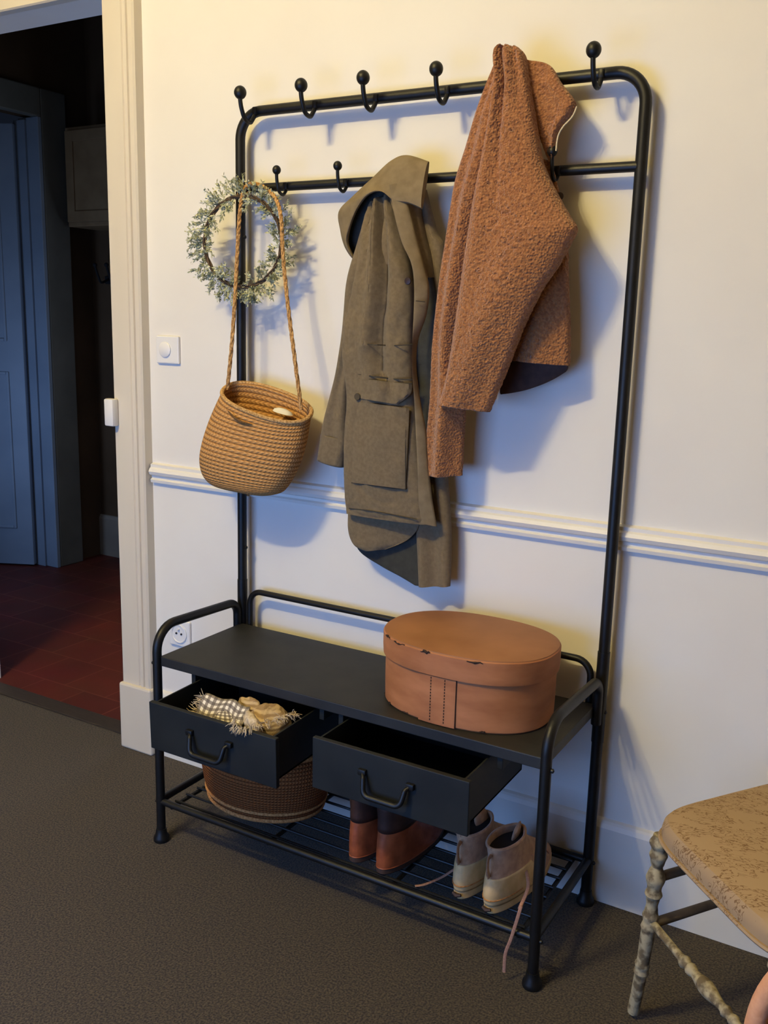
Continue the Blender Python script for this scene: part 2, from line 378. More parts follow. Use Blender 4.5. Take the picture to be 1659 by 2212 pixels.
bm = nb(); box(bm, DX0, DX1, .02, .085, -.02, .006, .003); struct('trim_6', bm, M['threshold'])
# hallway
bm = nb(); box(bm, -3.6, .2, .085, 2.2, -.06, 0); struct('floor_hall', bm, M['tile'])
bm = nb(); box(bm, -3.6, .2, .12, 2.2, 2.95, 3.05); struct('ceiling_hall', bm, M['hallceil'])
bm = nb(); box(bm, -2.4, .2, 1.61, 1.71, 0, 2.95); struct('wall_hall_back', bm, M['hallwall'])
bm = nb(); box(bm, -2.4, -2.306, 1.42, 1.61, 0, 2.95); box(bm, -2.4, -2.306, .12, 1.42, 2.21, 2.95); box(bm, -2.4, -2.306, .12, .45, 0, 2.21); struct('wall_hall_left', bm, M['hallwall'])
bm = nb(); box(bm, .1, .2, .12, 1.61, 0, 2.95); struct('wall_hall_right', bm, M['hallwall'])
bm = nb()
prism(bm, [(1.61, 0), (1.594, 0), (1.594, .205), (1.602, .222), (1.61, .224)], -2.306, .1)
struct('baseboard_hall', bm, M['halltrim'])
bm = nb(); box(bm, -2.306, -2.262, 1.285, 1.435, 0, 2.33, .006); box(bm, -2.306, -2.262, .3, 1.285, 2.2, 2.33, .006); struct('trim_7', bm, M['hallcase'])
bm = nb(); box(bm, -2.40, -2.262, 1.262, 1.284, 0, 2.2, .003); box(bm, -2.42, -2.34, 1.25, 1.27, 0, 2.19, .002); struct('trim_8', bm, M['bluedoor'])
# blue door leaf standing ajar
door = thing('panelled_door', 'blue grey panelled door standing ajar in the dark hallway', 'door', (-2.39, 1.235, 0))
ang = math.atan2(1.16-1.252, -2.582+2.39); X = Matrix.Translation((-2.395, 1.235, 0)) @ Matrix.Rotation(ang, 4, 'Z')
bm = nb(); box(bm, 0, .72, -.02, .02, .008, 2.17, .002, X)
obj('door_leaf', bm, M['bluedoor'], door, False)
for (x0, x1, z0, z1) in ((.08, .34, .2, 1.0), (.08, .34, 1.15, 2.05), (.40, .65, .2, 1.0), (.40, .65, 1.15, 2.05)):
    bm = nb()
    for q in ((x0, x0+.014, z0, z1), (x1-.014, x1, z0, z1)): box(bm, q[0], q[1], .018, .028, q[2], q[3], .003, X)
    for q in ((x0+.014, x1-.014, z0, z0+.014), (x0+.014, x1-.014, z1-.014, z1)): box(bm, q[0], q[1], .018, .028, q[2], q[3], .003, X)
    obj('panel_moulding', bm, M['bluedoor'], door, False)
cab = thing('wall_cupboard', 'beige wall cupboard high on the dark hallway wall', 'cupboard', (-2.08, 1.5, 1.71))
bm = nb(); box(bm, -2.235, -1.75, 1.40, 1.605, 1.71, 2.17, .004); obj('cupboard_body', bm, M['cab'], cab, False)
bm = nb()
x0, x1 = -2.215, -1.80
box(bm, x0, x1, 1.386, 1.40, 1.73, 2.15, .003)
for q in ((x0, x0+.05, 1.73, 2.15), (x1-.05, x1, 1.73, 2.15), (x0+.05, x1-.05, 1.73, 1.78), (x0+.05, x1-.05, 2.10, 2.15)): box(bm, q[0], q[1], 1.378, 1.388, q[2], q[3], .002)
obj('cupboard_door', bm, M['cab'], cab, False)
hk = thing('wall_coat_hook', 'small dark coat hook on the hallway wall beneath the cupboard', 'hook', (-2.11, 1.60, 1.46))
bm = nb(); box(bm, -2.20, -1.98, 1.59, 1.61, 1.445, 1.485, .004); obj('hook_board', bm, M['hole'], hk, False)
for x in (-2.17, -2.09):
    bm = nb(); tube(bm, crv([(x, 1.59, 1.47), (x, 1.54, 1.45), (x, 1.52, 1.48), (x-.01, 1.51, 1.53)], 12), .006, 8); sphere(bm, (x-.01, 1.51, 1.535), .011, u=10, v=8); obj('prong', bm, M['hole'], hk)

# switch, socket, keeper
sw = thing('light_switch', 'white square light switch on the wall beside the door casing', 'light switch', (-.283, 0, 1.21))
bm = nb(); box(bm, -.324, -.242, -.009, 0, 1.172, 1.247, .003); obj('switch_plate', bm, M['plastic'], sw, False)
bm = nb(); lathe(bm, [(.021, 0), (.021, .003), (.018, .005), (.001, .0055)], (-.29, -.009, 1.21), (0, -1, 0), 28)
obj('switch_rocker', bm, M['plastic'], sw)
so = thing('power_socket', 'white round-faced power socket low on the wall behind the bench', 'power socket', (-.258, 0, .397))
bm = nb(); box(bm, -.297, -.219, -.009, 0, .358, .436, .003)
obj('socket_plate', bm, M['plastic'], so, False)
bm = nb(); lathe(bm, [(.029, 0), (.029, .003), (.026, .004), (.024, .0015), (.001, .001)], (-.258, -.009, .397), (0, -1, 0), 32); obj('socket_face', bm, M['plastic'], so)
for dx, dz in ((-.0095, 0), (.0095, 0)):
    bm = nb(); lathe(bm, [(.003, 0), (.003, .003)], (-.258+dx, -.0095, .397+dz), (0, -1, 0), 10); obj('pin_hole', bm, M['hole'], so)
bm = nb(); lathe(bm, [(.0025, 0), (.0025, .007), (.001, .009)], (-.258, -.0095, .410), (0, -1, 0), 10); obj('earth_pin', bm, M['plastic'], so)
bm = nb(); box(bm, -.487, -.452, -.054, -.030, .988, 1.066, .005)
tag(obj('lock_keeper', bm, M['plastic'], None, True, loc=(-.47, -.03, .988)), 'small cream lock keeper box on the inner edge of the door casing', 'lock keeper')

# ------------------------------------------------------------------ hall stand with bench
YB = -.0386; YF = -.367; Z1 = 1.7925; Z2 = 1.6152; ZS = .4916; Z3 = .1036
hs = thing('hall_stand', 'black metal hall stand with hooks, bench shelf, open drawers and shoe rack', 'coat rack', (.5, -.2, 0))
bm = nb(); tube(bm, fillet([(0, YB, .012), (0, YB, Z1), (1, YB, Z1), (1, YB, .012)], .062, 10), .0122, 16); obj('back_frame', bm, M['black'], hs)
for x in (0, 1):
    bm = nb(); tube(bm, [(x, YB, .40), (x, YB, .61)], .0136, 16); obj('sleeve', bm, M['black'], hs)
bm = nb(); tube(bm, [(0, YB, Z2), (1, YB, Z2)], .0105, 14); obj('cross_bar', bm, M['black'], hs)
def hook(x, big=True):
    bm = nb()
    if big: pts = [(x, YB-.006, Z1-.004), (x, YB-.018, Z1-.020), (x, -.068, Z1-.031), (x, -.088, Z1-.026), (x, -.100, Z1-.006), (x, -.105, Z1+.012), (x, -.105, Z1+.024)]; r_, br, z = .0052, .0148, Z1
    else: pts = [(x, YB-.004, Z2-.004), (x, YB-.014, Z2-.017), (x, -.062, Z2-.022), (x, -.076, Z2-.015), (x, -.083, Z2+.004), (x, -.085, Z2+.018), (x, -.085, Z2+.028)]; r_, br, z = .0040, .0102, Z2
    tube(bm, crv(pts, 26), r_, 10)
    o = obj('hook', bm, M['black'], hs)
    bm = nb(); p = pts[-1]; sphere(bm, (p[0], p[1], z+(.0290 if big else .0310)), br, (1, 1, 1.05)); obj('ball_tip', bm, M['black'], o)
    bm = nb(); box(bm, x-.006, x+.006, YB-.016, YB-.003, z-.01, z+.008, .003); obj('bracket', bm, M['black'], o)
for x in (.054, .229, .394, .573, .742, .911): hook(x)
for x in (.146, .318, .489, .661, .832): hook(x, False)
for x in (0, 1):
    bm = nb(); tube(bm, fillet([(x, YF, .012), (x, YF, .565), (x, -.062, .553), (x, -.060, .45)], [.06, .034], 8), .0112, 16); obj('front_leg', bm, M['black'], hs)
bm = nb(); tube(bm, fillet([(.026, YB, .455), (.026, YB, .583), (.974, YB, .583), (.974, YB, .455)], .036, 8), .0078, 12); obj('back_rail', bm, M['black'], hs)
for x, y in ((0, YF), (1, YF), (0, YB), (1, YB)):
    bm = nb(); lathe(bm, [(.019, 0), (.0205, .004), (.0195, .012), (.0145, .02), (.013, .034)], (x, y, 0), seg=20); obj('foot', bm, M['black'], hs)
bm = nb(); box(bm, .006, .994, YF+.002, -.052, ZS-.0245, ZS, .002); obj('bench_top', bm, M['plate'], hs, False)
for x, y in ((0, YF), (1, YF), (0, YB), (1, YB)):
    for z in (.472, .105):
        bm = nb(); lathe(bm, [(.0045, 0), (.0045, .004), (.001, .006)], (x+(-.011 if x == 0 else .011), y, z), (-1 if x == 0 else 1, 0, 0), 10); obj('bolt', bm, M['black'], hs)
for z in (1.50, .70):
    bm = nb(); lathe(bm, [(.0045, 0), (.0045, .004), (.001, .006)], (.011, YB, z), (1, 0, 0), 10); obj('bolt', bm, M['black'], hs)
for x in (.10, .47, .52, .895):
    bm = nb(); box(bm, x, x+.012, YF+.01, -.06, .440, .4665, .001); obj('drawer_runner', bm, M['drawer'], hs, False)
def drawer(x0, x1, yf, tilt):
    yb = yf+.30; zt, zb = .4575, .345
    X = Matrix.Translation((0, yb, zt)) @ Matrix.Rotation(R(tilt), 4, 'X') @ Matrix.Translation((0, -yb, -zt))
    bm = nb(); t = .004
    box(bm, x0+.012, x0+.012+t, yf+.008, yb, zb+.008, zt, 0, X); box(bm, x1-.012-t, x1-.012, yf+.008, yb, zb+.008, zt, 0, X)
    box(bm, x0+.012, x1-.012, yb-t, yb, zb+.008, zt, 0, X); box(bm, x0+.012, x1-.012, yf+.008, yb, zb+.008, zb+.012, 0, X)
    d = obj('drawer', bm, M['drawer'], hs, False)
    bm = nb(); box(bm, x0, x1, yf, yf+.012, zb, zt+.001, .0015, X); obj('front_panel', bm, M['drawer'], d, False)
    cx = (x0+x1)/2; hz = zt-.042; bm = nb()
    pts = fillet([(cx-.055, yf-.004, hz), (cx-.048, yf-.012, hz-.006), (cx-.042, yf-.022, hz-.040), (cx+.042, yf-.022, hz-.040), (cx+.048, yf-.012, hz-.006), (cx+.055, yf-.004, hz)], [.008, .016, .016, .008], 6)
    tube(bm, pts, [.0038+.0022*math.sin(math.pi*i/(len(pts)-1)) for i in range(len(pts))], 10)
    for s in (-1, 1): box(bm, cx+s*.055-.009, cx+s*.055+.009, yf-.009, yf+.001, hz-.006, hz+.007, .002)
    bmesh.ops.transform(bm, matrix=X, verts=bm.verts)
    obj('handle', bm, M['black'], d)
drawer(.109, .464, -.509, 1.7)
drawer(.529, .888, -.469, .3)
# shoe rack
bm = nb(); tube(bm, [(0, YF, Z3+.004), (1, YF, Z3+.004)], .0085, 12); obj('rack_front_rail', bm, M['black'], hs)
bm = nb(); tube(bm, [(0, YB, Z3+.004), (1, YB, Z3+.004)], .0085, 12); obj('rack_back_rail', bm, M['black'], hs)
for x in (0, 1):
    bm = nb(); tube(bm, [(x, YF, Z3+.008), (x, YB, Z3+.008)], .0095, 12); obj('rack_side_rail', bm, M['black'], hs)
for x in (.035, .335, .665, .965):
    bm = nb(); tube(bm, [(x, YF, Z3-.004), (x, YB, Z3-.004)], .0052, 8); obj('cross_rod', bm, M['black'], hs)
for i in range(8):
    y = YF+.022+i*(YB-YF-.044)/7
    bm = nb(); tube(bm, [(.03, y, Z3+.004), (.97, y, Z3+.004)], .0034, 8); obj('rack_rod', bm, M['black'], hs)
ZR = Z3+.0076

# ------------------------------------------------------------------ camel boucle jacket
jk = thing('boucle_jacket', 'camel brown boucle jacket hanging from the top bar over its hook', 'jacket', at(1105, 160, -.10))
def f_back(u, v): return .006*math.sin(u*9+v*3)+.010*math.exp(-((u-.55)/.16)**2)
rows = [(1075, 140, 1102, 130, -.085, -.095, .016), (1060, 178, 1098, 180, -.09, -.10, .022), (1038, 240, 1082, 240, -.09, -.11, .026), (1014, 320, 1068, 330, -.09, -.11, .028), (990, 400, 1050, 410, -.09, -.11, .030),
        (973, 505, 1030, 505, -.09, -.11, .030), (955, 620, 1012, 620, -.09, -.11, .030), (941, 750, 1000, 740, -.09, -.10, .030), (935, 860, 1005, 850, -.09, -.09, .030), (926, 945, 1001, 945, -.09, -.08, .028), (918, 1027, 997, 1027, -.09, -.08, .022)]
bm = cloth_panel(rows, 80, 280, f_back, .7, fuzz=.0042, open_bottom=True)
obj('back_sleeve', bm, M['boucle'], jk, solid=.0035)
def f_front(u, v):
    s = .010*math.exp(-((u-.12)/.10)**2)*(1-.3*v)
    s += .009*math.sin(u*13+1.2)*max(0, 1-v*3.2) + .006*math.sin(u*8+v*5)*(v)
    s -= .012*math.exp(-((u-.30-.1*v)/.05)**2)*max(0, 1-v*1.9)
    return s
rows = [(1088, 105, 1120, 105, -.104, -.104, .022), (1078, 122, 1134, 124, -.106, -.106, .032), (1077, 180, 1143, 180, -.120, -.110, .028), (1068, 240, 1155, 250, -.12, -.11, .034), (1052, 330, 1172, 350, -.125, -.115, .040), (1032, 430, 1206, 425, -.13, -.12, .046),
        (1023, 485, 1232, 470, -.135, -.125, .048), (1018, 515, 1245, 497, -.135, -.13, .050), (1011, 560, 1229, 530, -.135, -.135, .050), (1003, 615, 1208, 568, -.135, -.14, .050), (992, 690, 1172, 622, -.135, -.145, .048), (980, 765, 1133, 700, -.135, -.145, .044), (966, 830, 1098, 790, -.135, -.14, .038), (952, 872, 1057, 889, -.135, -.135, .030)]
bm = cloth_panel(rows, 180, 330, f_front, .62, fuzz=.0044, open_bottom=True)
obj('front_sleeve', bm, M['boucle'], jk, solid=.0035)
def f_body(u, v): return .006*math.sin(u*10+2)+.008*math.exp(-((u-.35)/.12)**2)*v
rows = [(1120, 330, 1190, 350, -.06, -.06, .010), (1110, 420, 1215, 450, -.06, -.06, .02), (1100, 500, 1225, 530, -.06, -.065, .03), (1095, 600, 1226, 600, -.06, -.07, .034), (1090, 700, 1230, 700, -.06, -.07, .036), (1083, 774, 1229, 790, -.06, -.07, .036)]
bm = cloth_panel(rows, 110, 180, f_body, .62, fuzz=.0042, open_bottom=True)
obj('body', bm, M['boucle'], jk, solid=.0035)
# the lining seen under the lifted hem: back of the body hangs lower than the front
rows = [(1110, 700, 1212, 700, -.060, -.060, .006), (1088, 760, 1224, 770, -.058, -.060, .008), (1082, 790, 1227, 796, -.056, -.058, .008), (1080, 816, 1212, 810, -.055, -.056, .006), (1080, 835, 1178, 828, -.055, -.055, .005), (1080, 848, 1135, 843, -.055, -.055, .004), (1082, 852, 1100, 850, -.055, -.055, .004)]
bm = cloth_panel(rows, 40, 50, None, .6)
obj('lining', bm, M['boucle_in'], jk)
def f_col(u, v): return .006*math.sin(u*6+v*4)
rows = [(1112, 112, 1136, 134, -.088, -.088, .014), (1120, 150, 1186, 140, -.084, -.082, .020), (1135, 200, 1214, 180, -.082, -.082, .022), (1150, 250, 1245, 228, -.082, -.082, .020), (1168, 300, 1216, 270, -.082, -.082, .016), (1184, 345, 1203, 305, -.08, -.08, .010), (1190, 362, 1199, 330, -.08, -.08, .006)]
bm = cloth_panel(rows, 56, 110, f_col, .6, fuzz=.004)
obj('collar', bm, M['boucle'], jk)
bm = nb(); tube(bm, [at(*p, -.093) for p in cr([(1246, 230), (1236, 252), (1216, 274), (1205, 296), (1201, 326)], 24)], .0016, 8); obj('piping', bm, M['piping'], jk)
for (px, py, s) in ((1193, 326, 1.0), (1209, 424, 1.2)):
    p = at(px, py, -.088); bm = nb(); lathe(bm, [(.006, 0), (.008, .002), (.007, .004), (.001, .005)], p, (.5, -.8, 0), 16); obj('button', bm, M['button'], jk)

# ------------------------------------------------------------------ khaki hooded parka
pk = thing('hooded_parka', 'khaki green hooded parka hanging by its hood from the lower bar', 'coat', at(850, 500, -.08))
def fold_body(u, v):
    s = -.022*math.exp(-((u-.62)/.085)**2)*max(0, min(1, (v-.03)*8))*max(0, min(1, (.66-v)*9))
    s += .010*math.exp(-((u-.42)/.07)**2)*max(0, min(1, (.8-v)*3)) + .006*math.sin(u*17+v*2)*max(0, 1-v*2.5)
    s += .010*math.exp(-((u-.2)/.12)**2)*math.exp(-((v-.22)/.12)**2)
    s += .003*noise.noise(Vector((u*6, v*14, 3)))+.0022*noise.noise(Vector((u*15, v*42, 8)))
    return s
# back panel (right rear, falls lowest)
rows = [(870, 400, 922, 410, -.055, -.05, .010), (880, 480, 945, 500, -.055, -.05, .014), (885, 560, 962, 545, -.055, -.05, .016), (890, 700, 958, 700, -.055, -.05, .016), (893, 850, 955, 850, -.055, -.05, .016), (895, 1000, 965, 1000, -.055, -.05, .016), (899, 1120, 974, 1120, -.055, -.05, .014), (903, 1200, 975, 1200, -.055, -.05, .012), (905, 1267, 973, 1266, -.055, -.05, .008)]
bm = cloth_panel(rows, 40, 90, lambda u, v: .006*math.sin(u*9), .6); obj('back_panel', bm, M['parka'], pk)
# inside of the back, dark lining
rows = [(760, 1080, 915, 1080, -.052, -.052, .006), (764, 1150, 915, 1150, -.052, -.052, .006), (776, 1190, 912, 1190, -.052, -.052, .006), (822, 1222, 910, 1222, -.052, -.052, .005), (866, 1246, 909, 1246, -.052, -.052, .004), (896, 1264, 908, 1266, -.052, -.052, .003)]
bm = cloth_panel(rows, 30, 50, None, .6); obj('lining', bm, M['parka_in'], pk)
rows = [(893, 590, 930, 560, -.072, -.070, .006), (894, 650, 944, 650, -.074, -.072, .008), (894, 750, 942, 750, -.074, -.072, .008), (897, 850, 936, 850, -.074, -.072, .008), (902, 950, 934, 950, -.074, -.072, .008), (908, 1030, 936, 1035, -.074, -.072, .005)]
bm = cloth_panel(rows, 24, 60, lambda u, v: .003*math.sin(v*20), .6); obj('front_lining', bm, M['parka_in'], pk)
# rounded tail below the front hem
rows = [(753, 1060, 905, 1060, -.074, -.074, .008), (752, 1110, 908, 1110, -.074, -.074, .008), (752, 1140, 903, 1140, -.074, -.074, .008), (757, 1163, 888, 1160, -.074, -.074, .007), (768, 1180, 866, 1174, -.074, -.074, .006), (788, 1190, 832, 1187, -.074, -.074, .004)]
bm = cloth_panel(rows, 40, 60, lambda u, v: .004*math.sin(u*5), .55); obj('tail', bm, M['parka'], pk)
# front body
BODY = [(806, 440, 848, 420, -.085, -.085, .016), (797, 470, 862, 470, -.085, -.085, .028), (788, 520, 878, 530, -.085, -.085, .038), (778, 580, 892, 590, -.088, -.088, .044), (766, 650, 898, 650, -.09, -.09, .046), (752, 710, 896, 710, -.09, -.09, .046), (750, 770, 895, 770, -.09, -.09, .044), (757, 850, 899, 850, -.09, -.09, .040), (752, 930, 906, 930, -.09, -.09, .036), (749, 1010, 913, 1015, -.09, -.09, .032), (750, 1070, 920, 1085, -.09, -.09, .026), (752, 1108, 926, 1133, -.09, -.09, .020)]
bm = cloth_panel(BODY, 100, 220, fold_body, .5, open_bottom=True); obj('front_body', bm, M['parka'], pk, solid=.0025)
# facing strip (placket) curling at the open edge
rows = [(842, 400, 866, 396, -.122, -.112, .006), (850, 450, 884, 450, -.125, -.112, .008), (868, 520, 902, 520, -.128, -.112, .009), (890, 570, 918, 580, -.130, -.112, .009), (896, 620, 927, 625, -.130, -.112, .009), (895, 680, 921, 680, -.130, -.112, .009), (893, 730, 903, 735, -.130, -.114, .008), (892, 790, 899, 790, -.128, -.116, .007), (896, 860, 907, 860, -.124, -.112, .007), (899, 930, 920, 930, -.120, -.108, .007), (903, 1010, 926, 1010, -.114, -.102, .007), (905, 1080, 934, 1080, -.106, -.096, .007), (906, 1128, 944, 1137, -.100, -.09, .006)]
bm = cloth_panel(rows, 32, 140, None, .55); obj('placket', bm, M['parka2'], pk)
# near sleeve
rows = [(818, 425, 846, 424, -.078, -.070, .006), (803, 450, 860, 462, -.080, -.070, .020), (786, 500, 870, 520, -.083, -.070, .034), (771, 560, 870, 570, -.085, -.070, .042), (760, 620, 850, 630, -.085, -.072, .044), (751, 680, 820, 700, -.085, -.076, .040), (745, 745, 776, 770, -.085, -.088, .030), (735, 800, 762, 820, -.08, -.085, .026), (722, 850, 757, 860, -.075, -.082, .026), (708, 900, 754, 910, -.072, -.08, .026), (699, 945, 754, 960, -.07, -.078, .025), (692, 990, 741, 1007, -.07, -.078, .022)]
def f_sl(u, v): return .005*math.sin(v*22+u*6)*math.exp(-((v-.35)/.2)**2)+.004*math.sin(u*9)
bm = cloth_panel(rows, 64, 150, f_sl, .6, open_bottom=True); s_ = obj('sleeve', bm, M['parka'], pk, solid=.0025)
rows = [(700, 935, 756, 948, -.07, -.078, .0285), (691, 992, 743, 1009, -.07, -.078, .0255)]
bm = cloth_panel(rows, 48, 12, None, .6, open_bottom=True, open_top=True); obj('cuff', bm, M['parka'], s_, solid=.0025)
# hood: inner dark hollow, outer crown and the rim band
rows = [(820, 395, 850, 398, -.07, -.07, .010), (786, 420, 852, 430, -.072, -.072, .016), (764, 455, 838, 462, -.072, -.072, .018), (752, 500, 808, 510, -.072, -.072, .018), (753, 540, 782, 550, -.072, -.072, .012), (766, 562, 774, 564, -.072, -.072, .006)]
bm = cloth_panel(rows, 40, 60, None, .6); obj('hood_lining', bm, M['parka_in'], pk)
def f_hood(u, v): return .007*math.sin(u*11+v*4)+.008*math.exp(-((u-.7)/.1)**2)*v
rows = [(868, 350, 900, 348, -.062, -.058, .006), (852, 372, 920, 365, -.066, -.056, .016), (846, 400, 916, 392, -.074, -.056, .026), (850, 430, 912, 420, -.085, -.056, .030), (862, 470, 914, 460, -.108, -.06, .030), (880, 520, 925, 515, -.11, -.06, .026), (898, 560, 938, 560, -.11, -.058, .022), (912, 600, 946, 600, -.11, -.055, .016)]
bm = cloth_panel(rows, 64, 120, f_hood, .6); obj('hood_crown', bm, M['parka'], pk)
# rim band: sweeps from the crown tip round the opening to the chin
outer = [(927, 349), (880, 335), (846, 346), (806, 384), (764, 424), (733, 458), (737, 500), (745, 530), (758, 552), (772, 566)]
inner = [(888, 380), (872, 392), (846, 420), (822, 414), (794, 424), (770, 458), (757, 496), (752, 528), (764, 555)]
inner = [(912, 452), (884, 440), (852, 434), (826, 414), (797, 421), (773, 452), (757, 492), (752, 525), (768, 560)]
ro = cr(outer, 60); ri = cr(inner, 60); rings = []
for j in range(60):
    a = at(*ro[j], -.088); b = at(*ri[j], -.128+.03*abs(j/59-.4)); ring = []
    for k in range(20):
        th = 2*math.pi*k/20; c, s = math.cos(th), math.sin(th); p = a.lerp(b, (1-c)/2)
        p.y -= (.012 if s > 0 else .004)*(1 if s > 0 else -1)*abs(s)**.7; ring.append(p)
    rings.append(ring)
bm = nb(); loft(bm, rings); obj('hood_rim', bm, M['parka2'], pk)
def surf(px, py, lift=.0048, rows=BODY):
    "point just in front of the parka body for a detail lying on it"
    best = None
    for j in range(len(rows)-1):
        a, b = rows[j], rows[j+1]
        f = (py-(a[1]+a[3])/2)/(((b[1]+b[3])-(a[1]+a[3]))/2)
        if 0 <= f <= 1 or (j == len(rows)-2 and best is None):
            r_ = [p+(q-p)*f for p, q in zip(a, b)]; u = max(.02, min(.98, (px-r_[0])/(r_[2]-r_[0]))); v = (j+f)/(len(rows)-1)
            s = math.sqrt(max(0, 1-(1-2*u)**2)); d = s**.5
            y = r_[4]+(r_[5]-r_[4])*u - r_[6]*d - fold_body(u, v)*min(1, d*1.6) - lift
            best = at(px, py, y)
    return best
def seam(pts, r_=.0013, name='seam', m_='seam', par=pk, n=40):
    bm = nb(); tube(bm, [surf(*p) for p in cr(pts, n)], r_, 6); obj(name, bm, M[m_], par)
seam([(756, 738), (800, 744), (850, 746), (892, 744)])
seam([(756, 806), (800, 812), (850, 818), (890, 820)], .0018); seam([(757, 815), (800, 820), (850, 826), (890, 828)])
seam([(756, 1042), (800, 1048), (850, 1055), (876, 1057)]); seam([(754, 1098), (800, 1103), (850, 1112), (900, 1122)])
seam([(877, 880), (876, 960), (876, 1056)])
# cargo pocket: a shallow pouch gaping at its mouth
def patch(rows, name, m_, t=.006, n=20):
    bm = nb(); rr = cr(rows, n); F = []; B = []
    for (ax, ay, bx, by) in rr:
        fr = []; bk = []
        for k in range(n):
            u = k/(n-1); px, py = ax+(bx-ax)*u, ay+(by-ay)*u; e = math.sin(math.pi*min(1, max(0, u)))**.4
            fr.append(bm.verts.new(surf(px, py, .001+t*(.3+.7*e)))); bk.append(bm.verts.new(surf(px, py, -.002)))
        F.append(fr); B.append(bk)
    for i in range(n-1):
        for k in range(n-1):
            bm.faces.new((F[i][k], F[i][k+1], F[i+1][k+1], F[i+1][k])); bm.faces.new((B[i][k], B[i+1][k], B[i+1][k+1], B[i][k+1]))
        bm.faces.new((F[i][0], F[i+1][0], B[i+1][0], B[i][0])); bm.faces.new((F[i][-1], B[i][-1], B[i+1][-1], F[i+1][-1]))
    for k in range(n-1):
        bm.faces.new((F[0][k], B[0][k], B[0][k+1], F[0][k+1])); bm.faces.new((F[-1][k], F[-1][k+1], B[-1][k+1], B[-1][k]))
    return obj(name, bm, M[m_], pk)
patch([(759, 866, 884, 882), (758, 900, 883, 915), (757, 960, 880, 970), (756, 1042, 877, 1057)], 'cargo_pocket', 'parka', .008)
patch([(759, 816, 890, 830), (760, 836, 886, 852), (762, 858, 858, 874)], 'pocket_flap', 'parka', .010)
bm = nb(); p = surf(773, 857, .011); lathe(bm, [(.007, 0), (.0085, .002), (.0075, .004), (.001, .0045)], p, (0, -1, 0), 18); obj('button', bm, M['seam'], pk)
bm = nb(); p = surf(882, 607, .004); lathe(bm, [(.007, 0), (.0085, .002), (.0075, .004), (.001, .0045)], p, (0, -1, 0), 18); obj('button', bm, M['button'], pk)
bm = nb(); tube(bm, [at(898, 650, -.1415), at(918, 652, -.131)], .0012, 6); obj('buttonhole', bm, M['seam'], pk)

# ------------------------------------------------------------------ wreath
WC = at(526, 523, -.075); WR = .108
wr = thing('leafy_wreath', 'wreath of frosty pale green sprigs on a brown twig ring by the left post', 'wreath', WC)
def wp(a, r_=WR, dy=0): return WC+Vector((math.cos(a)*r_*1.02, -.004+dy+.012*math.cos(a), math.sin(a)*r_*1.0))
for k in range(3):
    bm = nb(); pts = [wp(2*math.pi*i/96, WR+.0032*math.cos(i*.42+k*2.1), .0032*math.sin(i*.42+k*2.1)) for i in range(97)]
    tube(bm, pts, .0026, 6); obj('twig_ring', bm, M['twig'], wr)
rnd = random.Random(3)
bm = nb()
def leaflet(p, d, L, wd):
    d = d.normalized(); s = d.cross(Vector((rnd.uniform(-1, 1), rnd.uniform(-1, 1), rnd.uniform(-1, 1)))).normalized(); q = s.cross(d)*.25
    vs = [bm.verts.new(p), bm.verts.new(p+d*L*.5+s*wd), bm.verts.new(p+d*L), bm.verts.new(p+d*L*.5-s*wd), bm.verts.new(p+d*L*.5+q*wd)]
    bm.faces.new((vs[0], vs[1], vs[4])); bm.faces.new((vs[1], vs[2], vs[4])); bm.faces.new((vs[2], vs[3], vs[4])); bm.faces.new((vs[3], vs[0], vs[4]))
stems = []
for c_ in range(38):
    a = 2*math.pi*c_/38 + rnd.uniform(-.06, .06)
    if rnd.random() < .06: continue
    for s_i in range(rnd.choice((4, 5, 6))):
        out = Vector((math.cos(a), 0, math.sin(a))); tan = Vector((-math.sin(a), 0, math.cos(a)))
        sgn = 1 if rnd.random() < .72 else -.8
        d = (out*sgn*rnd.uniform(.5, 1)+tan*rnd.uniform(-.2, 1.0)+Vector((0, rnd.uniform(-.6, .25), 0))).normalized()
        L = rnd.uniform(.026, .060)*(1 if sgn > 0 else .75); b = wp(a+rnd.uniform(-.08, .08)); stems.append((b, b+d*L))
        for i in range(26):
            t = rnd.uniform(.15, 1); p = b+d*L*t+Vector([rnd.uniform(-.004, .004) for _ in range(3)])
            leaflet(p, d+Vector([rnd.uniform(-1.1, 1.1) for _ in range(3)]), rnd.uniform(.006, .012), rnd.uniform(.0016, .0028))
obj('foliage', bm, M['leaf'], wr, False)
bm = nb()
for a, b in stems: tube(bm, [a, b], .0009, 4)
obj('sprig_stems', bm, M['leaf'], wr)
bm = nb(); tube(bm, crv([wp(math.pi/2, WR, 0), at(540, 410, -.066), at(528, 402, -.056), at(522, 398, -.030), at(514, 402, -.056), wp(math.pi/2+.12, WR, 0)], 30), .0012, 6); obj('hanging_cord', bm, M['rope'], wr)

# ------------------------------------------------------------------ jute bag
bg = thing('jute_shoulder_bag', 'braided natural jute bag hanging from its long strap', 'bag', at(545, 1000, -.12))
def ell(c, ax, hw, hd, n=56, pw=.85):
    ax = ax.normalized(); out = []
    for k in range(n):
        th = 2*math.pi*k/n; c_, s_ = math.cos(th), math.sin(th)
        out.append(c+ax*(math.copysign(abs(c_)**pw, c_)*hw)+Vector((0, 1, 0))*(math.copysign(abs(s_)**pw, s_)*hd))
    return out
YG = -.122
prof = [((486, 836), (668, 902), .055), ((470, 872), (664, 928), .058), ((455, 912), (657, 965), .060), ((443, 955), (644, 1005), .062), ((438, 990), (630, 1035), .060), ((444, 1022), (616, 1056), .054), ((462, 1043), (604, 1066), .046), ((490, 1052), (585, 1070), .034), ((525, 1060), (570, 1071), .015)]
rr = cr([(a[0], a[1], b[0], b[1], d) for a, b, d in prof], 44); rings = []
